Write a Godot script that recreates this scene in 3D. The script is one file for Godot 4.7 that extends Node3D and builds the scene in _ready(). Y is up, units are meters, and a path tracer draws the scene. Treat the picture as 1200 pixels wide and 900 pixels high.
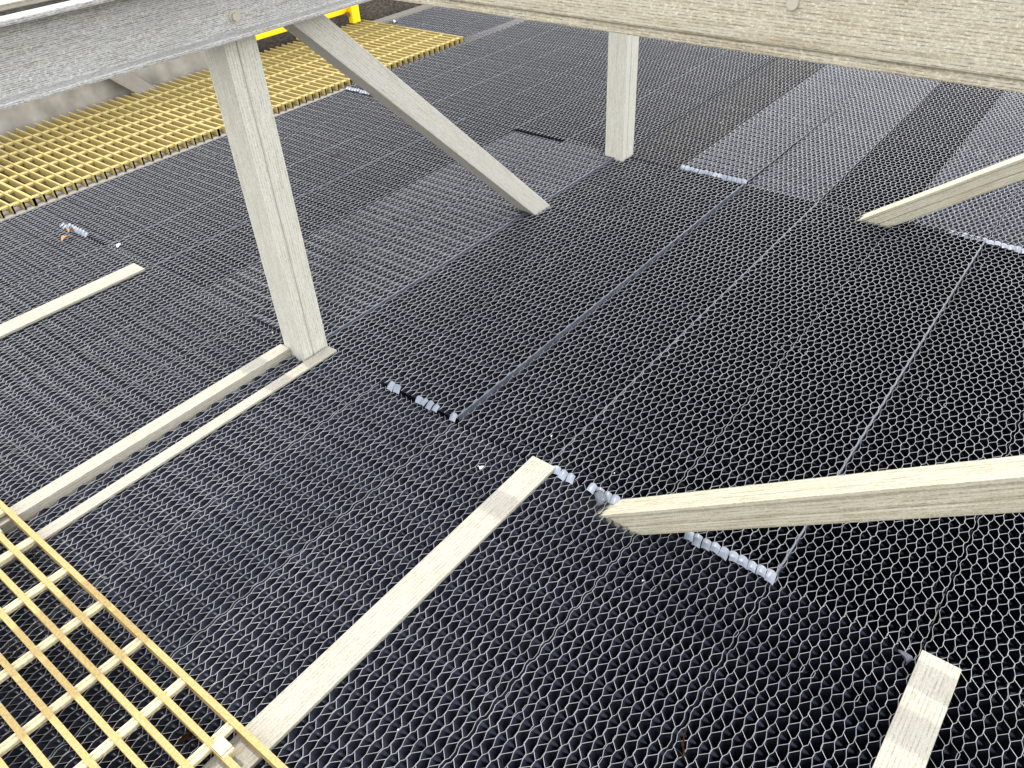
extends Node3D
# Plenum of a cooling tower: decks of black drift eliminator packs, FRP framing, yellow grating walkways.
# Axes: +x runs away to the right along the packs, -z away to the left, y up; y = 0 is the top of the packs.

const PACK_LEN := 1.829
const PACK_W := 0.3048
const ROW_X: Array[float] = [-0.674, 1.155, 2.985, 4.815]
const Z0 := -0.876          # one seam; the others lie every PACK_W
const CELL := 0.0508
const PITCH := 0.0212
const DEPTH := 0.14

var rng := RandomNumberGenerator.new()
var M := {}
var taken := {}
var sheet_mesh := {}
var stack_mesh := {}

func _ready() -> void:
	rng.seed = 20240611
	# ---- camera
	var cam := Camera3D.new()
	cam.name = "camera"
	cam.fov = 52.055
	cam.near = 0.02
	cam.far = 400.0
	cam.transform = Transform3D(Basis(Vector3(0.61512797, -0.04559942, 0.78710754), Vector3(0.5091899, 0.78517972, -0.35244639), Vector3(-0.60194952, 0.61758684, 0.50620477)), Vector3(0, 1.41, 0))
	add_child(cam)
	cam.current = true
	# ---- sky, exposure
	var env := Environment.new()
	var sky := Sky.new()
	var sm := ProceduralSkyMaterial.new()
	sm.sky_top_color = Color(0.90, 0.905, 0.92)
	sm.sky_horizon_color = Color(1.0, 0.985, 0.955)
	sm.sky_curve = 0.25
	sm.ground_horizon_color = Color(0.50, 0.48, 0.45)
	sm.ground_bottom_color = Color(0.30, 0.29, 0.27)
	sm.sky_energy_multiplier = 1.75
	sky.sky_material = sm
	env.background_mode = Environment.BG_SKY
	env.sky = sky
	env.tonemap_mode = Environment.TONE_MAPPER_LINEAR
	env.tonemap_exposure = 1.1
	env.sdfgi_enabled = true
	env.ssao_enabled = true
	env.ssil_enabled = true
	var we := WorldEnvironment.new()
	we.name = "world_environment"
	we.environment = env
	add_child(we)
	# ---- hazy sun, almost overhead
	var sun := DirectionalLight3D.new()
	sun.name = "sun"
	sun.light_energy = 0.85
	sun.light_angular_distance = 0.6
	sun.light_color = Color(1.0, 0.965, 0.90)
	sun.shadow_enabled = true
	add_child(sun)
	sun.look_at_from_position(Vector3(0.9, 10.0, -4.8), Vector3.ZERO, Vector3(0, 0, -1))

	make_materials()
	build_setting()
	build_packs()
	build_frame()
	build_strips()
	build_gratings()
	build_back_wall()
	build_debris()

# =====================================================================  names and metas
func numbered(parent: Node, called: String) -> String:
	var key := str(parent.get_instance_id()) + called
	var n: int = taken.get(key, 0)
	taken[key] = n + 1
	return called if n == 0 else "%s_%03d" % [called, n]

func tag(o: Node, label: String, category := "", group := "") -> void:
	if label: o.set_meta("label", label)
	if category: o.set_meta("category", category)
	if group: o.set_meta("group", group)

func thing(called: String, label: String, category: String, at: Vector3, group := "") -> Node3D:
	var o := Node3D.new()
	o.name = numbered(self, called)
	add_child(o)
	o.position = at
	tag(o, label, category, group)
	return o

func part(called: String, mesh: Mesh, mat: Material, parent: Node, at := Vector3.ZERO) -> MeshInstance3D:
	var o := MeshInstance3D.new()
	o.name = numbered(parent, called)
	o.mesh = mesh
	if mat: o.material_override = mat
	parent.add_child(o)
	o.position = at
	return o

func solo(called: String, mesh: Mesh, mat: Material, at: Vector3, label: String, category: String, group := "") -> MeshInstance3D:
	var o := part(called, mesh, mat, self, at)
	tag(o, label, category, group)
	return o

func structure(called: String, mesh: Mesh, mat: Material, at := Vector3.ZERO) -> MeshInstance3D:
	var o := part(called, mesh, mat, self, at)
	o.set_meta("kind", "structure")
	return o

# =====================================================================  mesh helpers
func rect_poly(x0: float, y0: float, x1: float, y1: float, r := 0.002, n := 2) -> PackedVector2Array:
	# rectangle with rounded corners, counter-clockwise
	var p := PackedVector2Array()
	var cs := [Vector2(x1 - r, y1 - r), Vector2(x0 + r, y1 - r), Vector2(x0 + r, y0 + r), Vector2(x1 - r, y0 + r)]
	for c in 4:
		for k in n + 1:
			var a: float = PI / 2 * c + PI / 2 * k / n
			p.append(cs[c] + Vector2(cos(a), sin(a)) * r)
	return p

func rounded(pts: PackedVector2Array, r: float) -> PackedVector2Array:
	# chamfers each corner of any polygon with three points
	var out := PackedVector2Array()
	var n := pts.size()
	for i in n:
		var a := pts[(i + n - 1) % n]
		var b := pts[i]
		var c := pts[(i + 1) % n]
		var ra: float = minf(r, (a - b).length() * 0.45)
		var rc: float = minf(r, (c - b).length() * 0.45)
		var p := b + (a - b).normalized() * ra
		var q := b + (c - b).normalized() * rc
		out.append(p)
		out.append((p + q) * 0.25 + b * 0.5)
		out.append(q)
	return out

func channel_poly(depth: float, flange: float, t: float) -> PackedVector2Array:
	# web along y at x = 0..t, flanges out to x = flange
	var p := PackedVector2Array([Vector2(0, 0), Vector2(flange, 0), Vector2(flange, t), Vector2(t, t * 1.15), Vector2(t, depth - t * 1.15), Vector2(flange, depth - t), Vector2(flange, depth), Vector2(0, depth)])
	return rounded(p, 0.003)

func prism(poly: PackedVector2Array, a: Vector3, b: Vector3, up := Vector3.UP, uv_off := 0.0) -> ArrayMesh:
	# poly (side, up) swept from a to b; uv in metres: u along, v round the profile
	var d := (b - a).normalized()
	var s := d.cross(up).normalized()
	var u := s.cross(d)
	var L := (b - a).length()
	var st := SurfaceTool.new()
	st.begin(Mesh.PRIMITIVE_TRIANGLES)
	var n := poly.size()
	var area := 0.0
	for i in n: area += poly[i].cross(poly[(i + 1) % n])
	var pts := poly.duplicate()
	if area < 0: pts.reverse()
	var v := 0.0
	for i in n:
		var p := pts[i]
		var q := pts[(i + 1) % n]
		var len2 := (q - p).length()
		var nrm2 := Vector2(q.y - p.y, p.x - q.x).normalized()
		var nrm := s * nrm2.x + u * nrm2.y
		var A := a + s * p.x + u * p.y
		var B := a + s * q.x + u * q.y
		var C := b + s * q.x + u * q.y
		var D := b + s * p.x + u * p.y
		var quad := [[A, Vector2(uv_off, v)], [B, Vector2(uv_off, v + len2)], [C, Vector2(uv_off + L, v + len2)], [D, Vector2(uv_off + L, v)]]
		for k in [0, 1, 2, 0, 2, 3]:
			st.set_normal(nrm)
			st.set_uv(quad[k][1])
			st.add_vertex(quad[k][0])
		v += len2
	var tri := Geometry2D.triangulate_polygon(pts)
	for e in 2:
		var o := a if e == 0 else b
		for k in range(0, tri.size(), 3):
			for m in 3:
				var w := pts[tri[k + m]]
				st.set_normal(-d if e == 0 else d)
				st.set_uv(w)
				st.add_vertex(o + s * w.x + u * w.y)
	st.generate_tangents()
	return st.commit()

func box(x0: float, y0: float, z0: float, x1: float, y1: float, z1: float, along := "x", r := 0.002) -> ArrayMesh:
	# a box with softened long edges, swept along x, y or z
	if along == "x":
		return prism(rect_poly(z0, y0, z1, y1, r), Vector3(x0, 0, 0), Vector3(x1, 0, 0))
	if along == "z":
		return prism(rect_poly(-x1, y0, -x0, y1, r), Vector3(0, 0, z0), Vector3(0, 0, z1))
	return prism(rect_poly(x0, -z1, x1, -z0, r), Vector3(0, y0, 0), Vector3(0, y1, 0), Vector3(0, 0, -1))

func tube(points: PackedVector3Array, r0: float, r1: float, sides := 6) -> ArrayMesh:
	var st := SurfaceTool.new()
	st.begin(Mesh.PRIMITIVE_TRIANGLES)
	add_tube(st, points, r0, r1, sides)
	return st.commit()

func add_tube(st: SurfaceTool, points: PackedVector3Array, r0: float, r1: float, sides := 6) -> void:
	var n := points.size()
	var rings := []
	for i in n:
		var d := (points[mini(i + 1, n - 1)] - points[maxi(i - 1, 0)]).normalized()
		var s := d.cross(Vector3.UP if absf(d.y) < 0.9 else Vector3.RIGHT).normalized()
		var u := s.cross(d)
		var r: float = lerpf(r0, r1, float(i) / (n - 1))
		var ring := []
		for k in sides:
			var a := TAU * k / sides
			var nn := s * cos(a) + u * sin(a)
			ring.append([points[i] + nn * r, nn])
		rings.append(ring)
	for i in n - 1:
		for k in sides:
			var k2 := (k + 1) % sides
			for w in [rings[i][k], rings[i + 1][k2], rings[i][k2], rings[i][k], rings[i + 1][k], rings[i + 1][k2]]:
				st.set_normal(w[1])
				st.add_vertex(w[0])

func disc_bolt(r: float, h: float, sides := 6) -> ArrayMesh:
	var p := PackedVector2Array()
	for k in sides:
		p.append(Vector2(cos(TAU * k / sides), sin(TAU * k / sides)) * r)
	return prism(rounded(p, r * 0.18), Vector3.ZERO, Vector3(0, 0, h))

# =====================================================================  materials
func gray_texture(w: int, h: int, f: Callable) -> Image:
	var im := Image.create(w, h, false, Image.FORMAT_RGB8)
	for y in h:
		for x in w:
			im.set_pixel(x, y, f.call(x, y))
	return im

func wrapped(nz: FastNoiseLite, x: float, y: float, w: float, h: float, sx: float, sy: float) -> float:
	# noise on two circles would be 4D; a cross-fade keeps the tile seam soft instead
	var a := nz.get_noise_2d(x * sx, y * sy)
	var fx: float = clampf((x - w * 0.85) / (w * 0.15), 0.0, 1.0)
	if fx > 0.0:
		a = lerpf(a, nz.get_noise_2d((x - w) * sx, y * sy), fx)
	var fy: float = clampf((y - h * 0.85) / (h * 0.15), 0.0, 1.0)
	if fy > 0.0:
		a = lerpf(a, nz.get_noise_2d(x * sx, (y - h) * sy), fy)
	return a

func frp_image(seed_: int, line: float, speck: float, grain: float, period: int, stain := 0.3) -> Image:
	# pulled glass fibre: broken lines along u (one every few rows), flecks of bare fibre, fine grain
	var n1 := FastNoiseLite.new(); n1.seed = seed_; n1.frequency = 1.0
	var n2 := FastNoiseLite.new(); n2.seed = seed_ + 7; n2.frequency = 1.0; n2.fractal_octaves = 3
	var r := RandomNumberGenerator.new(); r.seed = seed_
	var rows := []
	for y in 256:
		rows.append(r.randf())
	return gray_texture(1024, 256, func(x: int, y: int) -> Color:
		var band: int = y / period
		var ph: float = 1.0 if y % period < maxi(1, period / 3) else 0.0
		var run: float = clampf(0.55 + 1.1 * wrapped(n1, x, band * 37.7, 1024, 1e9, 0.02, 1.0), 0.0, 1.0)
		var run2: float = clampf(0.4 + 1.2 * wrapped(n1, x, y * 19.3 + 4000, 1024, 1e9, 0.03, 1.0), 0.0, 1.0)
		var bloom: float = clampf(0.25 + wrapped(n2, x, y, 1024, 256, 0.07, 0.10) * 1.3, 0.0, 1.0)
		var fleck: float = clampf(wrapped(n2, x, y, 1024, 256, 0.12, 0.22) * 3.0 - 0.6, 0.0, 1.0)
		var ln: float = line * (0.75 * ph * run + 0.45 * rows[y] * run2) * (1.0 - 0.75 * bloom)
		var g: float = 0.84 - ln + speck * (bloom * 0.12 + fleck * (0.35 + 0.5 * bloom)) + grain * (r.randf() - 0.5)
		# long weather streaks with the grain, slightly brown
		var st: float = clampf(wrapped(n1, x + 77, y + 500, 1101, 756, 0.0035, 0.075) * 1.6 + 0.1, 0.0, 1.0) * stain
		g = clampf(g - 0.20 * st, 0.05, 1.0)
		return Color(g, g * (1.0 - 0.05 * st), g * (1.0 - 0.14 * st)))

func normal_of(im: Image, k: float) -> ImageTexture:
	var c := im.duplicate() as Image
	c.convert(Image.FORMAT_RGBA8)
	c.bump_map_to_normal_map(k)
	return ImageTexture.create_from_image(c)

func frp(col: Color, im: Image, rough: float, u_size: float, v_size: float, bump := 1.2) -> StandardMaterial3D:
	var m := StandardMaterial3D.new()
	m.albedo_color = col
	m.albedo_texture = ImageTexture.create_from_image(im)
	m.roughness = rough
	m.normal_enabled = true
	m.normal_texture = normal_of(im, bump)
	m.normal_scale = 0.5
	m.uv1_scale = Vector3(1.0 / u_size, 1.0 / v_size, 1)
	return m

func noise_tex(seed_: int, freq: float, lo: Color, hi: Color, octaves := 4, size := 512, mid := 0.5) -> NoiseTexture2D:
	var t := NoiseTexture2D.new()
	var n := FastNoiseLite.new()
	n.seed = seed_
	n.frequency = freq
	n.fractal_octaves = octaves
	t.noise = n
	t.width = size
	t.height = size
	t.seamless = true
	var g := Gradient.new()
	g.offsets = PackedFloat32Array([0.0, mid, 1.0])
	g.colors = PackedColorArray([lo, lo.lerp(hi, 0.5), hi])
	t.color_ramp = g
	return t

func plastic(col: Color, rough: float, dust: float, seed_: int, spec := 0.5) -> StandardMaterial3D:
	var m := StandardMaterial3D.new()
	m.albedo_color = col
	m.roughness = rough
	m.metallic_specular = spec
	m.cull_mode = BaseMaterial3D.CULL_DISABLED
	m.uv1_triplanar = true
	m.uv1_world_triplanar = true
	m.uv1_scale = Vector3(1.7, 1.7, 1.7)
	m.albedo_texture = noise_tex(seed_, 0.02, Color(1 - dust, 1 - dust, 1 - dust), Color(1, 1, 1), 5)
	return m

func make_materials() -> void:
	var weathered := frp_image(11, 0.46, 0.34, 0.20, 6, 0.35)
	var tanned := frp_image(23, 0.34, 0.34, 0.16, 7, 0.5)
	var clean := frp_image(37, 0.22, 0.10, 0.20, 14, 0.3)
	M.web_grey = frp(Color(0.74, 0.745, 0.74), weathered, 0.75, 0.75, 0.16, 1.0)
	M.web_tan = frp(Color(0.76, 0.735, 0.66), tanned, 0.72, 0.70, 0.15, 1.0)
	M.cream = frp(Color(0.69, 0.675, 0.625), clean, 0.6, 0.7, 0.14)
	M.post = frp(Color(0.82, 0.82, 0.78), frp_image(51, 0.20, 0.16, 0.18, 13), 0.65, 0.7, 0.15)
	M.brace_grey = frp(Color(0.80, 0.795, 0.76), frp_image(53, 0.17, 0.14, 0.2, 12), 0.65, 0.7, 0.15)
	M.brace_cream = frp(Color(0.735, 0.72, 0.645), frp_image(57, 0.22, 0.14, 0.19, 12, 0.45), 0.62, 0.7, 0.15)
	M.dull = frp(Color(0.62, 0.605, 0.575), frp_image(61, 0.25, 0.12, 0.16, 10), 0.8, 0.3, 0.15)
	M.pvc = plastic(Color(0.265, 0.283, 0.34), 0.22, 0.45, 3, 0.7)
	M.pvc_brown = plastic(Color(0.24, 0.235, 0.22), 0.5, 0.5, 4)
	M.edge = plastic(Color(0.50, 0.505, 0.525), 0.3, 0.35, 5, 0.8)
	M.edge.clearcoat_enabled = true
	M.edge.clearcoat = 0.6
	M.edge.clearcoat_roughness = 0.25
	M.side = plastic(Color(0.31, 0.335, 0.38), 0.4, 0.35, 8)
	M.tab = plastic(Color(0.50, 0.535, 0.59), 0.35, 0.3, 9)
	M.yellow = grating_mat(Color(0.66, 0.575, 0.36), 12)
	M.yellow_far = grating_mat(Color(0.72, 0.655, 0.42), 14)
	M.rod = grating_mat(Color(0.80, 0.77, 0.64), 16)
	M.rod_far = grating_mat(Color(0.76, 0.70, 0.47), 18)
	M.safety = StandardMaterial3D.new()
	M.safety.albedo_color = Color(0.92, 0.78, 0.05)
	M.safety.roughness = 0.4
	M.bolt = StandardMaterial3D.new()
	M.bolt.albedo_color = Color(0.62, 0.60, 0.55)
	M.bolt.roughness = 0.6
	M.rust = StandardMaterial3D.new()
	M.rust.albedo_color = Color(0.38, 0.25, 0.18)
	M.rust.roughness = 0.8
	M.white = StandardMaterial3D.new()
	M.white.albedo_color = Color(0.88, 0.87, 0.84)
	M.white.roughness = 0.5
	M.needle = StandardMaterial3D.new()
	M.needle.albedo_color = Color(0.74, 0.58, 0.43)
	M.needle.roughness = 0.8
	M.leaf = StandardMaterial3D.new()
	M.leaf.albedo_color = Color(0.60, 0.45, 0.33)
	M.leaf.roughness = 0.7
	M.leaf.cull_mode = BaseMaterial3D.CULL_DISABLED
	M.concrete = StandardMaterial3D.new()
	M.concrete.uv1_triplanar = true
	M.concrete.uv1_world_triplanar = true
	M.concrete.uv1_scale = Vector3(0.9, 0.7, 0.9)
	M.concrete.albedo_texture = noise_tex(71, 0.012, Color(0.40, 0.385, 0.355), Color(0.60, 0.59, 0.565), 6)
	M.concrete.roughness = 0.8
	M.rock = StandardMaterial3D.new()
	M.rock.uv1_triplanar = true
	M.rock.uv1_world_triplanar = true
	M.rock.uv1_scale = Vector3(1.4, 4.0, 1.4)
	M.rock.albedo_texture = noise_tex(73, 0.03, Color(0.10, 0.095, 0.085), Color(0.42, 0.38, 0.33), 6)
	M.rock.roughness = 0.95
	M.rock.heightmap_enabled = false
	M.ground = StandardMaterial3D.new()
	M.ground.albedo_color = Color(0.22, 0.22, 0.21)
	M.ground.roughness = 0.95

func grating_mat(col: Color, seed_: int) -> StandardMaterial3D:
	var m := StandardMaterial3D.new()
	m.albedo_color = col
	m.roughness = 0.62
	m.uv1_triplanar = true
	m.uv1_world_triplanar = true
	m.uv1_scale = Vector3(5, 5, 5)
	m.albedo_texture = noise_tex(seed_, 0.05, Color(0.78, 0.76, 0.72), Color(1, 1, 1), 5)
	return m

# =====================================================================  setting
func build_setting() -> void:
	var pm := PlaneMesh.new()
	pm.size = Vector2(300, 300)
	structure("basin_floor", pm, M.ground, Vector3(0, -2.4, 0))

# =====================================================================  eliminator packs
const LEAN := {1: Vector2(0.8, 0.0), -1: Vector2(-1.0, -0.3), 2: Vector2(0.5, 0.2)}   # x and z lean of the tubes, by kind of pack

func tube_shift(t: float) -> float:
	# path of the tubes with depth t (0..1): down one way, then back
	if t < 0.42:
		return 0.035 * sin(t / 0.42 * PI * 0.5)
	return 0.035 - 0.058 * (0.5 - 0.5 * cos((t - 0.42) / 0.58 * PI))

func sheet_profile(kind: int, seed_: int) -> PackedVector2Array:
	# kind 0: the gently stepped sheet; kind 1: the trapezoid sheet that spans two stepped ones
	var nz := FastNoiseLite.new()
	nz.seed = seed_
	nz.frequency = 0.9
	var xs: Array = [0.0, 0.0160, 0.0310, 0.0430] if kind == 0 else [0.0065, 0.0162, 0.0318, 0.0434]
	var zs: Array = [0.0055, 0.0055, 0.0, 0.0006] if kind == 0 else [0.0057, 0.0057, PITCH - 0.0003, PITCH]
	var p := PackedVector2Array()
	var r := RandomNumberGenerator.new()
	r.seed = seed_ * 31
	var dents := []
	for d in seed_ % 10: dents.append([r.randf_range(-0.85, 0.85), r.randf_range(-0.007, 0.007), r.randf_range(0.012, 0.03)])
	for c in 37:
		for k in 4:
			if c == 36 and k > 0: continue
			var i := c * 4 + k
			p.append(Vector2(-PACK_LEN / 2 + c * CELL + xs[k] + 0.0012 * nz.get_noise_2d(i, 3.0), zs[k] + 0.0013 * nz.get_noise_2d(i, 40.0) + 0.0022 * nz.get_noise_2d(i * 0.05, 80.0)))
			for d in dents: p[-1].y += d[1] * exp(-pow((p[-1].x - d[0]) / d[2], 2.0))
	return p

const DEPTHS: Array[float] = [0.0, 0.035, 0.07, 0.105, 0.14, 0.18, 0.26, 0.42, 0.66, 1.0]
const DEPTHS_FAR: Array[float] = [0.0, 0.12, 0.25, 0.42, 0.65, 1.0]

func add_sheet(sv: Dictionary, pl: PackedVector2Array, ts: Array[float], dz: float, dx: float, lean: Vector2, dimples := -1) -> void:
	# sv holds arrays of the plastic surface (v, n, i) and of its pale cut edge (ev, en, ei)
	var rows := ts.size()
	for j in pl.size() - 1:
		var a := pl[j] + Vector2(dx, dz)
		var b := pl[j + 1] + Vector2(dx, dz)
		var d := Vector3(b.x - a.x, 0, b.y - a.y)
		var cols: Array = [0.0, 1.0]
		var spacer := (dimples == 0 and j % 4 == 2) or (dimples == 1 and j % 4 == 1)
		var push := Vector2(0, 0.0115) if dimples == 0 else Vector2(0.0045, -0.0045)
		if spacer: cols = [0.0, 0.22, 0.5, 0.78, 1.0]
		var pts := []
		for t in ts:
			var s: Vector2 = tube_shift(t) * lean
			var ring := PackedVector3Array()
			for f: float in cols:
				var q := a.lerp(b, f)
				# moulded spacer dimple just under the cut edge
				var bump := sin(PI * f) * exp(-pow((t - 0.12) / 0.045, 2.0)) if spacer else 0.0
				ring.append(Vector3(q.x + s.x + push.x * bump, -t * DEPTH, q.y + s.y + push.y * bump))
			pts.append(ring)
		for c in cols.size() - 1:
			var base: int = sv.v.size()
			for k in rows:
				for e in 2:
					var P: Vector3 = pts[k][c + e]
					var along: Vector3 = pts[k][c + 1] - pts[k][c]
					if spacer: along = pts[k][mini(c + e + 1, cols.size() - 1)] - pts[k][maxi(c + e - 1, 0)]
					var down: Vector3 = pts[mini(k + 1, rows - 1)][c + e] - pts[maxi(k - 1, 0)][c + e]
					sv.v.append(P)
					sv.n.append(along.cross(down).normalized())
				if k < rows - 1:
					var o := base + k * 2
					for q in [o, o + 2, o + 1, o + 1, o + 2, o + 3]: sv.i.append(q)
		# the cut edge, about a millimetre wide
		var w := Vector3(-d.z, 0, d.x).normalized() * 0.0004
		var A := Vector3(a.x, 0.0004, a.y)
		var B := Vector3(b.x, 0.0004, b.y)
		var dn2 := Vector3(0.0007, -0.0016, 0)
		var ring := [A - w + dn2, A - w, A + w, A + w + dn2, B - w + dn2, B - w, B + w, B + w + dn2]
		var wn := w.normalized()
		var nn := [-wn, (Vector3.UP - wn * 0.8).normalized(), (Vector3.UP + wn * 0.8).normalized(), wn]
		for f in 3:
			var e: int = sv.ev.size()
			for q in [ring[f], ring[f + 1], ring[f + 5], ring[f + 4]]: sv.ev.append(q)
			for q in [0, 1, 1, 0]: sv.en.append(nn[f + q])
			for q in [0, 2, 1, 0, 3, 2]: sv.ei.append(e + q)

func new_sv() -> Dictionary:
	return {"v": PackedVector3Array(), "n": PackedVector3Array(), "i": PackedInt32Array(), "ev": PackedVector3Array(), "en": PackedVector3Array(), "ei": PackedInt32Array()}

func sv_mesh(sv: Dictionary) -> ArrayMesh:
	var m := ArrayMesh.new()
	for s in 2:
		var arr := []
		arr.resize(Mesh.ARRAY_MAX)
		arr[Mesh.ARRAY_VERTEX] = sv.v if s == 0 else sv.ev
		arr[Mesh.ARRAY_NORMAL] = sv.n if s == 0 else sv.en
		arr[Mesh.ARRAY_INDEX] = sv.i if s == 0 else sv.ei
		m.add_surface_from_arrays(Mesh.PRIMITIVE_TRIANGLES, arr)
	m.surface_set_material(0, M.pvc)
	m.surface_set_material(1, M.edge)
	return m

func make_sheets() -> void:
	for way: int in LEAN:
		for kind in 2:
			for v in 3:
				var sv := new_sv()
				add_sheet(sv, sheet_profile(kind, 100 + kind * 10 + v), DEPTHS, 0.0, 0.0, LEAN[way], kind)
				sheet_mesh[Vector3i(kind, v, way)] = sv_mesh(sv)
		for v in 2:
			var sv := new_sv()
			for l in 15:
				var z := -PACK_W / 2 + 0.001 + l * PITCH
				add_sheet(sv, sheet_profile(0, 100 + (l + v) % 3), DEPTHS_FAR, z, rng.randf_range(-0.0015, 0.0015), LEAN[way])
				if l < 14:
					add_sheet(sv, sheet_profile(1, 110 + (l + v) % 3), DEPTHS_FAR, z, 0.0, LEAN[way])
			stack_mesh[Vector2i(v, way)] = sv_mesh(sv)

func tab_mesh() -> ArrayMesh:
	# the crushed end of one sheet: a small curled scoop
	var st := SurfaceTool.new()
	st.begin(Mesh.PRIMITIVE_TRIANGLES)
	st.set_smooth_group(0)
	var nu := 6
	var nv := 5
	var P := func(i: int, j: int) -> Vector3:
		var u := float(i) / nu
		var v := float(j) / nv
		var a := v * 1.9
		return Vector3(0.006 - 0.024 * v, 0.003 - 0.009 * v * v + 0.005 * sin(PI * u) * (1.0 - 0.5 * v) + 0.001 * sin(a), (u - 0.5) * 0.021 + 0.006 * v)
	for i in nu:
		for j in nv:
			for q in [[0, 0], [0, 1], [1, 1], [0, 0], [1, 1], [1, 0]]:
				st.add_vertex(P.call(i + q[0], j + q[1]))
	st.index()
	st.generate_normals()
	return st.commit()

# which way each pack faces (-1 = turned round), by row and column; column k spans z = Z0 + k*PACK_W .. +1
func pack_turn(row: int, k: int) -> int:
	var turned := {
		0: [],
		1: [-4, -5],
		2: [-2, -1, 1, 2, 3, 4],
		3: [-1, 1],
	}
	if row == 0 and k > -6: return 2
	return -1 if k in turned[row] else 1

const ORD: Array[String] = ["first", "second", "third", "fourth", "fifth", "sixth", "seventh", "eighth", "ninth", "tenth", "eleventh", "twelfth", "thirteenth", "fourteenth", "fifteenth"]
const ROW_NAME: Array[String] = ["nearest row", "second row", "third row", "farthest row"]

func build_packs() -> void:
	make_sheets()
	var tabm := tab_mesh()
	var side_a := box(-PACK_LEN / 2 + 0.01, -0.12, -0.0022, PACK_LEN / 2 - 0.01, 0.0006, 0.0022, "x", 0.0008)
	# bent ends: row, column, from, to (share of the pack's width), pushed forward
	var bent := [[1, 0, 0.05, 0.25], [1, 0, 0.45, 0.68], [1, -2, 0.12, 0.30], [1, -2, 0.50, 0.82], [1, -2, 0.90, 1.0], [1, 1, 0.28, 1.0], [2, -2, 0.0, 1.0], [2, 1, 0.55, 1.0], [2, 2, 0.0, 1.0], [2, -9, 0.0, 0.7], [1, -9, 0.85, 1.0], [1, -8, 0.0, 0.5]]
	var banded := [[1, -2], [1, -1], [1, 1], [1, 3], [1, -4], [0, -7], [1, -7], [1, -8]]
	for row in 4:
		var kmin := -9
		var kmax := 4
		if row >= 2: kmin = -12
		if row == 3: kmax = 1
		for k in range(kmin, kmax + 1):
			var way := pack_turn(row, k)
			var brown: bool = row == 2 and k == -3
			var label: String
			if k >= -9:
				label = "%s honeycomb pack in the %s, %s from the far yellow walkway" % ["black" if not brown else "brownish black", ROW_NAME[row], ORD[k + 9]]
			else:
				label = "black honeycomb pack past the yellow walkway's end, %s row, %s from the rough wall" % [["", "", "nearer", "farther"][row], ORD[k + 12]]
			var p := thing("eliminator_pack", label, "eliminator pack", Vector3(ROW_X[row] + PACK_LEN / 2 + rng.randf_range(-0.005, 0.005), rng.randf_range(-0.007, 0.004), Z0 + (k + 0.5) * PACK_W), "drift eliminator packs laid in rows")
			if row == 1 and k in [1, -2]: p.position.y = 0.008
			p.rotation = Vector3(0, rng.randf_range(-0.0022, 0.0022), rng.randf_range(-0.004, 0.004))
			var detail: bool = (row == 0 and k >= -7) or (row == 1 and k >= -5)
			if detail:
				for l in 15:
					for kind in 2:
						if kind == 1 and l == 14: continue
						var v := rng.randi_range(0, 2)
						var o := part("stepped_sheet" if kind == 0 else "folded_sheet", sheet_mesh[Vector3i(kind, v, way)], null, p, Vector3(rng.randf_range(-0.0012, 0.0012), rng.randf_range(-0.0008, 0.0008), -PACK_W / 2 + 0.001 + l * PITCH))
						o.rotation.y = rng.randf_range(-0.0004, 0.0004)
						if brown: o.set_surface_override_material(0, M.pvc_brown)
			else:
				var o := part("sheet_stack", stack_mesh[Vector2i(absi(k + row) % 2, way)], null, p)
				o.set_meta("kind", "stuff")
				if brown: o.set_surface_override_material(0, M.pvc_brown)
			if [row, k] in banded:
				part("side_sheet", side_a, M.side, p, Vector3(0, 0, PACK_W / 2 - 0.003))
			for b in bent:
				if b[0] == row and b[1] == k:
					for l in 14:
						var share := (l + 0.5) / 14.0
						if share < b[2] or share > b[3]: continue
						var o := part("bent_tab", tabm, M.tab, p)
						var lz: float = -PACK_W / 2 + share * PACK_W
						var lx: float = -PACK_LEN / 2 + 0.002
						o.position = Vector3(lx, 0.003 + rng.randf_range(-0.002, 0.003), lz)
						o.rotation = Vector3(rng.randf_range(-0.15, 0.15), rng.randf_range(-0.2, 0.2), rng.randf_range(-0.3, 0.2))
						o.scale = Vector3(rng.randf_range(0.8, 1.1), 1.0, 1.0)

# =====================================================================  FRP framing
func post(label: String, x: float, z: float) -> void:
	# square tube, with a shallow groove down the face towards the viewer
	var h := 0.0465
	var p := PackedVector2Array([Vector2(-h, -h), Vector2(0.009, -h), Vector2(0.0100, -h + 0.0045), Vector2(0.0122, -h + 0.0045), Vector2(0.0132, -h), Vector2(h, -h), Vector2(h, h), Vector2(-h, h)])
	# swept upwards: side = +x, up = -z
	var q := PackedVector2Array()
	for v in rounded(p, 0.0025): q.append(v)
	solo("upright_post", prism(q, Vector3.ZERO, Vector3(0, 1.24, 0), Vector3(0, 0, -1)), M.post, Vector3(x, -0.16, z), label, "post", "upright posts of the frame")

func brace(label: String, mat: Material, a: Vector3, b: Vector3, w: float, h: float, grooved := false) -> void:
	# hollow-looking rectangular bar
	var p := rect_poly(-w / 2, -h / 2, w / 2, h / 2, 0.003)
	if grooved:
		var x := w / 2
		p = rounded(PackedVector2Array([Vector2(-x, -h / 2), Vector2(x - 0.002, -h / 2), Vector2(x, -h / 2 + 0.004), Vector2(x, -0.010), Vector2(x - 0.003, -0.0085), Vector2(x - 0.003, -0.0065), Vector2(x, -0.005), Vector2(x - 0.0015, h / 2 - 0.012), Vector2(x + 0.0015, h / 2 - 0.009), Vector2(x + 0.0015, h / 2), Vector2(-x, h / 2)]), 0.0015)
	solo("diagonal_brace", prism(p, Vector3.ZERO, b - a), mat, a, label, "brace", "diagonal braces of the frame")

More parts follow.
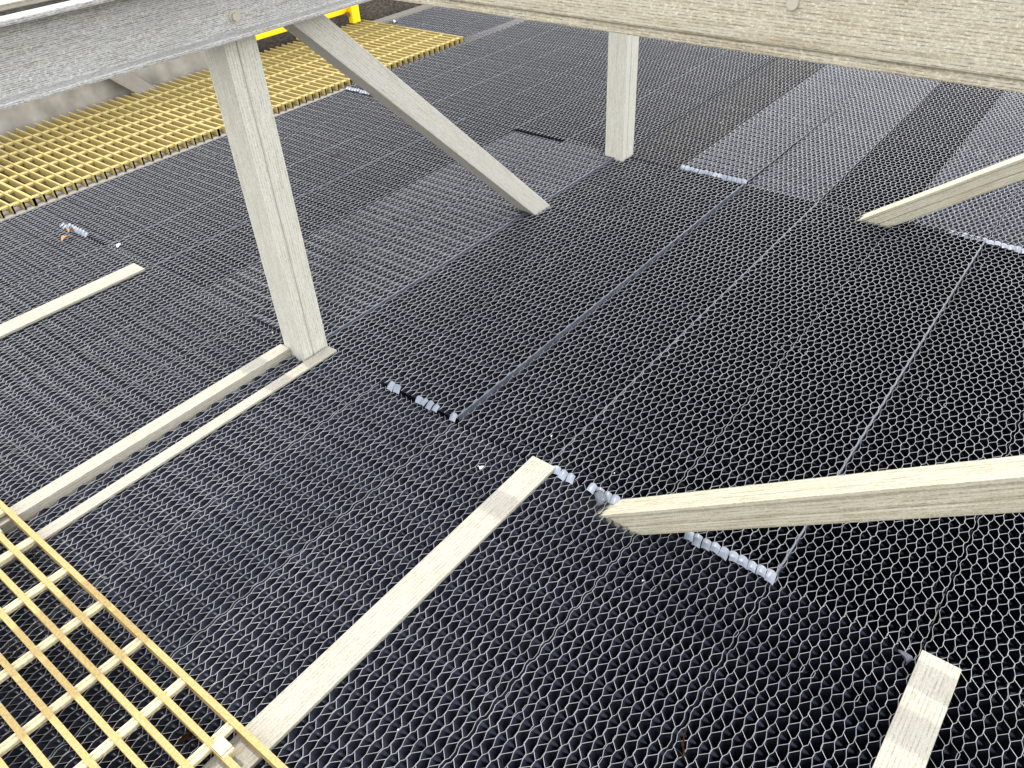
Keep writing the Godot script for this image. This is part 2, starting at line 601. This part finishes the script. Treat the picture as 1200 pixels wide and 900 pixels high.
func build_frame() -> void:
	post("thick grey-cream upright post on the left, standing on the pale strips", 1.1465, -1.7945)
	post("thin-looking far upright post in the middle, under the overhead beam", 2.9835, -1.7945)
	# left beam: channel with its flanges towards the viewer, its mate behind the posts
	var t := thing("channel_beam", "grey weathered channel beam across the top left corner", "beam", Vector3(0, 0.939, -1.7455))
	var ch := channel_poly(0.146, 0.0455, 0.0105)
	part("channel", prism(ch, Vector3(-1.2, 0, 0), Vector3(4.6, 0, 0)), M.web_grey, t)
	var b := part("bolt_head", disc_bolt(0.0105, 0.008), M.bolt, t, Vector3(1.139, 0.042, 0.0107))
	b.rotation.z = 0.3
	part("washer", disc_bolt(0.0155, 0.0018, 20), M.bolt, t, Vector3(1.139, 0.042, 0.0105))
	var t2 := thing("channel_beam", "second channel beam behind the left beam, only its pale top flange showing", "beam", Vector3(0, 0.939, -1.8435))
	var ch2 := PackedVector2Array()
	for v in ch: ch2.append(Vector2(-v.x, v.y))
	part("channel", prism(ch2, Vector3(-1.2, 0, 0), Vector3(4.6, 0, 0)), M.web_grey, t2)
	solo("pale_batten", box(-1.2, 0, -0.03, 0.98, 0.012, 0.03), M.cream, Vector3(0, 1.0855, -1.806), "pale flat batten lying on top of the left channel beam", "batten")
	# right beam: channel along z, back of its web towards the viewer
	var t3 := thing("channel_beam", "broad tan weathered beam across the top right corner, nearest overhead", "beam", Vector3(1.05, 1.093, 0))
	var ch3 := PackedVector2Array()
	for v in rounded(PackedVector2Array([Vector2(0.0045, 0), Vector2(0.062, 0), Vector2(0.062, 0.0105), Vector2(0.012, 0.013), Vector2(0.0105, 0.187), Vector2(0.062, 0.189), Vector2(0.062, 0.20), Vector2(0, 0.20), Vector2(0, 0.016), Vector2(0.0042, 0.0135)]), 0.0022): ch3.append(v)
	part("channel", prism(ch3, Vector3(0, 0, 1.4), Vector3(0, 0, -2.6)), M.web_tan, t3)
	var b3 := part("bolt_head", disc_bolt(0.0075, 0.005, 12), M.bolt, t3, Vector3(-0.0002, 0.068, -0.388))
	b3.rotation.y = -PI / 2
	# diagonal braces
	var sl := tan(deg_to_rad(43.5))
	brace("grey diagonal brace from the near post's beam down to the deck at centre", M.brace_grey, Vector3(2.34 + 0.12, -0.12 * sl, -1.7945), Vector3(2.34 - 1.12, 1.12 * sl, -1.7945), 0.074, 0.073)
	var cs := tan(deg_to_rad(37.1))
	brace("thick cream diagonal brace at the lower right, foot by the torn plastic flap", M.brace_cream, Vector3(1.130, -0.12 * cs, -0.613 - 0.12), Vector3(1.130, 1.42 * cs, -0.613 + 1.42), 0.060, 0.066, true)
	brace("thinner cream diagonal brace at the right, foot in the back row boundary", M.brace_cream, Vector3(2.955, -0.12 * cs, -0.63 - 0.12), Vector3(2.955, 1.42 * cs, -0.63 + 1.42), 0.060, 0.070, true)
	brace("dark grey diagonal brace leaning on the concrete panel behind the far walkway", M.dull, Vector3(2.33 + 0.10, -0.10 * sl, -4.585), Vector3(2.33 - 1.1, 1.1 * sl, -4.585), 0.06, 0.085)

func build_strips() -> void:
	var g := "pale flat strips lying on the packs"
	solo("flat_strip", box(-1.85, 0.003, -0.0365, 0.0, 0.013, 0.0365), M.cream, Vector3(1.157, 0, -0.8815), "long pale flat strip running to the centre, passing under the near grating", "strip", g)
	solo("flat_strip", box(-1.8, 0.003, -0.038, 0.0, 0.013, 0.038), M.cream, Vector3(1.131, 0, -2.727), "pale flat strip at the far left, below the dry leaf", "strip", g)
	solo("flat_strip", box(-1.5, 0.003, -0.0365, 0.0, 0.013, 0.0365), M.cream, Vector3(1.157, 0, 0.0725), "short pale strip cut off by the bottom right of the view", "strip", g)
	solo("flat_strip", box(-1.9, 0.003, -0.019, 0.0, 0.011, 0.019), M.cream, Vector3(1.187, 0, -1.719), "narrow pale strip in front of the near upright post", "strip", g)
	solo("raised_rail", box(-1.9, -0.06, -0.0225, 0.0, 0.025, 0.0225), M.cream, Vector3(1.098, 0, -1.835), "raised pale rail ending behind the near upright post, with a visible side", "rail")

# =====================================================================  gratings
func grating(label: String, x0: float, x1: float, z0: float, z1: float, y: float, bar_mat: Material, rod_mat: Material, pitch: float, bar_w: float, rod_z0: float, clip: Array) -> void:
	var t := thing("grating_panel", label, "grating", Vector3(x0, y, z0), "yellow walkway gratings")
	var w := x1 - x0
	var l := z0 - z1
	var h := 0.036
	# T-shaped bars along z, top wider than the stem
	var tp := PackedVector2Array([Vector2(-bar_w / 2, h), Vector2(-bar_w / 2, h - 0.005), Vector2(-0.0022, h - 0.008), Vector2(-0.0022, 0.006), Vector2(-bar_w * 0.38, 0.004), Vector2(-bar_w * 0.38, 0), Vector2(bar_w * 0.38, 0), Vector2(bar_w * 0.38, 0.004), Vector2(0.0022, 0.006), Vector2(0.0022, h - 0.008), Vector2(bar_w / 2, h - 0.005), Vector2(bar_w / 2, h)])
	if bar_w < 0.01: tp = rounded(PackedVector2Array([Vector2(-0.0042, 0), Vector2(0.0042, 0), Vector2(0.0036, 0.012), Vector2(0.0044, h), Vector2(-0.0044, h), Vector2(-0.0036, 0.012)]), 0.0012)
	var bm := prism(tp, Vector3(0, 0, 0), Vector3(0, 0, -l))
	var n := int(round((w - bar_w) / pitch))
	for i in n + 1:
		var o := part("bearing_bar", bm, bar_mat, t, Vector3(w - bar_w / 2 - i * pitch, rng.randf_range(-0.0006, 0.0006), 0))
		o.rotation.y = rng.randf_range(-0.0008, 0.0008)
	# three-piece cross rods
	var rp := PackedVector2Array([Vector2(-0.0098, 0.004), Vector2(-0.0098, -0.004), Vector2(-0.007, -0.0065), Vector2(0.007, -0.0065), Vector2(0.0098, -0.004), Vector2(0.0098, 0.004), Vector2(0.0075, 0.0065), Vector2(0.0035, 0.0065), Vector2(0.0018, 0.0035), Vector2(-0.0018, 0.0035), Vector2(-0.0035, 0.0065), Vector2(-0.0075, 0.0065)])
	var rm := prism(rp, Vector3(-0.004, 0, 0), Vector3(w - bar_w * 0.6, 0, 0))
	var z := rod_z0
	while z > z1 + 0.02:
		part("cross_rod", rm, rod_mat, t, Vector3(0, 0.024, z - z0))
		z -= 0.1525
	for c in clip:
		var cl := part("hold_down_clip", box(-0.012, 0, -0.015, 0.012, 0.004, 0.015), M.rod, t, c - t.position)
		part("clip_leg", box(-0.012, -0.022, -0.003, 0.012, 0.0, 0.003), M.rod, cl, Vector3(0, 0, 0.0165))

func build_gratings() -> void:
	grating("near yellow walkway grating cut off by the bottom left corner", -0.86, 0.2465, -0.20, -2.25, 0.013, M.yellow, M.rod, 0.0505, 0.0122, -0.3135, [Vector3(0.198, 0.0505, -0.895), Vector3(0.188, 0.0505, -1.782)])
	var labels := ["nearest panel of the far yellow walkway, cut off by the left edge of the view", "second panel of the far yellow walkway, left of the near upright post's line", "third panel of the far yellow walkway, partly behind the near upright post", "farthest panel of the yellow walkway, below the bright yellow guard post"]
	for i in 4:
		var x1 := 1.19 + 0.951 * i
		grating(labels[i], x1 - 0.945, x1, -3.635, -4.60, 0.0, M.yellow_far, M.rod_far, 0.0478, 0.0095, -3.672, [])
	solo("ledge_beam", box(-1.0, -0.16, -0.045, 5.3, -0.0015, 0.045), M.dull, Vector3(0, 0, -3.667), "pale ledge beam under the front edge of the far yellow walkway", "beam")
	solo("curb_strip", box(4.05, -0.05, -0.035, 7.0, 0.012, 0.035), M.dull, Vector3(0, 0, -4.545), "grey curb strip at the foot of the rough dark wall, beyond the walkway", "curb")

func build_back_wall() -> void:
	# rough dark wall: a displaced sheet with thickness
	var st := SurfaceTool.new()
	st.begin(Mesh.PRIMITIVE_TRIANGLES)
	var nz := FastNoiseLite.new()
	nz.seed = 5
	nz.frequency = 1.0
	nz.fractal_octaves = 5
	var nx := 150
	var ny := 30
	var P := func(i: int, j: int) -> Vector3:
		var x := -1.5 + 10.0 * i / nx
		var y := -0.6 + 1.8 * j / ny
		var d := 0.05 * nz.get_noise_2d(x * 2.5, y * 7.0) if j < ny else -0.3
		return Vector3(x, y if j < ny else 1.14, d)
	for i in nx:
		for j in ny:
			for q in [[0, 0], [1, 1], [1, 0], [0, 0], [0, 1], [1, 1]]:
				st.add_vertex(P.call(i + q[0], j + q[1]))
	st.index()
	st.generate_normals()
	solo("rough_wall", st.commit(), M.rock, Vector3(0, 0, -4.72), "rough dark stained wall behind the far yellow walkway", "wall")
	solo("concrete_panel", box(-1.4, -0.1, -0.02, 3.10, 0.37, 0.02, "x", 0.004), M.concrete, Vector3(0, 0, -4.655), "smooth grey concrete panel behind the left end of the far walkway", "panel")
	# yellow guard: two posts and a rail
	var t := thing("guard_rail", "bright yellow guard rail with two posts at the rough wall", "rail", Vector3(3.48, 0.04, -4.60))
	for x in [0.0, 0.48]:
		part("rail_post", box(-0.035, 0, -0.022, 0.035, 0.6, 0.022, "y", 0.003), M.safety, t, Vector3(x, 0, 0.02))
	part("rail_bar", box(-0.6, 0.062, -0.008, 0.5, 0.092, 0.008, "x", 0.003), M.safety, t, Vector3(-0.02, 0, -0.015))
	part("bolt", disc_bolt(0.016, 0.02, 8), M.rust, t, Vector3(0.425, 0.06, 0.005))

# =====================================================================  litter
func strand(r: RandomNumberGenerator, a: Vector3, dir: Vector3, length: float, bend: float) -> PackedVector3Array:
	var p := PackedVector3Array()
	var d := dir.normalized()
	var pos := a
	var turn := Vector3(r.randf_range(-1, 1), r.randf_range(-0.4, 0.4), r.randf_range(-1, 1)) * bend
	for k in 8:
		p.append(pos)
		pos += d * length / 7.0
		d = (d + turn / 7.0).normalized()
	return p

func tuft(called: String, label: String, category: String, at: Vector3, dir: Vector3, n: int, length: float, spread: float, bend: float, mat: Material, rad := 0.0009) -> void:
	var r := RandomNumberGenerator.new()
	r.seed = hash(label)
	var st := SurfaceTool.new()
	st.begin(Mesh.PRIMITIVE_TRIANGLES)
	for i in n:
		var d := dir + Vector3(r.randf_range(-1, 1), r.randf_range(-0.5, 0.7), r.randf_range(-1, 1)) * spread
		add_tube(st, strand(r, Vector3(r.randf_range(-1, 1), 0, r.randf_range(-1, 1)) * 0.004, d, length * r.randf_range(0.6, 1.0), bend), rad, rad * 0.4, 5)
	solo(called, st.commit(), mat, at, label, category)

func curl_mesh(lx: float, lz: float, curl: float, seed_: int) -> ArrayMesh:
	var st := SurfaceTool.new()
	st.begin(Mesh.PRIMITIVE_TRIANGLES)
	var nz := FastNoiseLite.new()
	nz.seed = seed_
	var n := 8
	var P := func(i: int, j: int) -> Vector3:
		var u := float(i) / n
		var v := float(j) / n - 0.5
		var w: float = sin(PI * clampf(u * 0.94 + 0.03, 0, 1))
		return Vector3((u - 0.5) * lx, curl * (v * v * 4.0 * w + 0.6 * sin(u * 5.0)) + 0.004 * nz.get_noise_2d(i * 30, j * 30), v * lz * w)
	for i in n:
		for j in n:
			for q in [[0, 0], [0, 1], [1, 1], [0, 0], [1, 1], [1, 0]]:
				st.add_vertex(P.call(i + q[0], j + q[1]))
	st.index()
	st.generate_normals()
	return st.commit()

func build_debris() -> void:
	var lf := thing("dry_leaf", "curled brown dry leaf lying on the black packs at the far left", "leaf", Vector3(1.09, 0.012, -3.19))
	lf.rotation.y = 0.5
	part("blade", curl_mesh(0.060, 0.024, 0.008, 1), M.leaf, lf)
	part("curled_tip", curl_mesh(0.028, 0.028, 0.013, 2), M.leaf, lf, Vector3(0.044, 0.008, -0.006))
	var frag := solo("leaf_fragment", curl_mesh(0.014, 0.016, 0.006, 3), M.white, Vector3(1.049, 0.006, -1.007), "tiny pale leaf fragment left of the long strip's tip", "leaf")
	frag.rotation = Vector3(0.5, 1.0, 0.2)
	tuft("pine_needles", "brown curved pine needles standing in the packs at the bottom centre", "needles", Vector3(0.70, -0.004, -0.235), Vector3(0.1, 1.0, -0.3), 4, 0.075, 0.35, 0.7, M.needle, 0.0013)
	tuft("dry_plume", "dry reddish plume of needles lodged under the near grating", "needles", Vector3(0.165, 0.003, -1.0), Vector3(0.8, 0.25, 0.35), 26, 0.055, 0.45, 0.2, M.needle, 0.0007)
	tuft("straw_stalk", "thin straw stalk poking up between two near grating bars", "stalk", Vector3(0.135, 0.0, -0.955), Vector3(0.6, 0.7, -0.2), 2, 0.06, 0.15, 0.3, M.white, 0.0008)
	tuft("dry_weed", "small reddish dry stem at the left edge, among the grating bars", "stalk", Vector3(0.05, -0.01, -1.43), Vector3(0.2, 1.0, -0.1), 7, 0.06, 0.35, 0.3, M.needle, 0.0012)
	tuft("pale_twig", "pale branching twig under the near grating's upper corner", "twig", Vector3(0.205, -0.005, -1.66), Vector3(0.5, 0.6, -0.5), 5, 0.05, 0.5, 0.5, M.white, 0.0011)
	tuft("curly_twig", "curly thin brown twig on the dark packs right of the grey brace", "twig", Vector3(2.72, 0.006, -2.52), Vector3(0.5, 0.1, 0.5), 4, 0.11, 0.5, 1.2, M.needle, 0.0012)
	tuft("bent_twig", "thin bent twig on the dark packs below the far walkway", "twig", Vector3(2.25, 0.005, -2.93), Vector3(0.2, 0.1, 0.9), 3, 0.13, 0.3, 0.5, M.needle, 0.0012)
	var fl := solo("plastic_flap", curl_mesh(0.042, 0.032, 0.010, 6), M.side, Vector3(1.135, 0.010, -0.70), "torn blue-grey plastic flap at the foot of the thick cream brace", "scrap")
	fl.rotation = Vector3(0.3, 0.6, 0.5)
	var fl2 := solo("plastic_flap", curl_mesh(0.030, 0.026, 0.008, 8), M.side, Vector3(1.125, 0.004, 0.012), "torn pale plastic flap beside the short strip's tip", "scrap")
	fl2.rotation = Vector3(0.5, 1.2, 0.7)
	var fk := solo("white_flake", curl_mesh(0.022, 0.015, 0.005, 9), M.white, Vector3(1.18, 0.008, -2.955), "white flake on the black packs right of the dry leaf", "flake")
	fk.rotation = Vector3(0.2, 0.4, 0.5)
	var dr := solo("dropping", curl_mesh(0.06, 0.03, 0.008, 10), M.white, Vector3(4.2, 0.008, -4.42), "whitish scrap beside the curb strip beyond the walkway", "scrap")
	dr.rotation.y = 0.4
	# countless pale specks
	var mm := MultiMesh.new()
	mm.transform_format = MultiMesh.TRANSFORM_3D
	mm.mesh = curl_mesh(0.006, 0.004, 0.0012, 12)
	mm.instance_count = 45
	var r := RandomNumberGenerator.new()
	r.seed = 99
	for i in mm.instance_count:
		var s := r.randf_range(0.4, 1.2)
		mm.set_instance_transform(i, Transform3D(Basis.from_euler(Vector3(r.randf_range(-0.6, 0.6), r.randf() * TAU, r.randf_range(-0.6, 0.6))).scaled(Vector3(s, s, s * 0.8)), Vector3(r.randf_range(0.3, 5.0), 0.002, r.randf_range(-3.55, 0.2))))
	var mi := MultiMeshInstance3D.new()
	mi.name = "litter_specks"
	mi.multimesh = mm
	mi.material_override = M.white
	mi.set_meta("kind", "stuff")
	mi.set_meta("label", "scattered pale specks of litter on the black packs")
	mi.set_meta("category", "litter")
	add_child(mi)
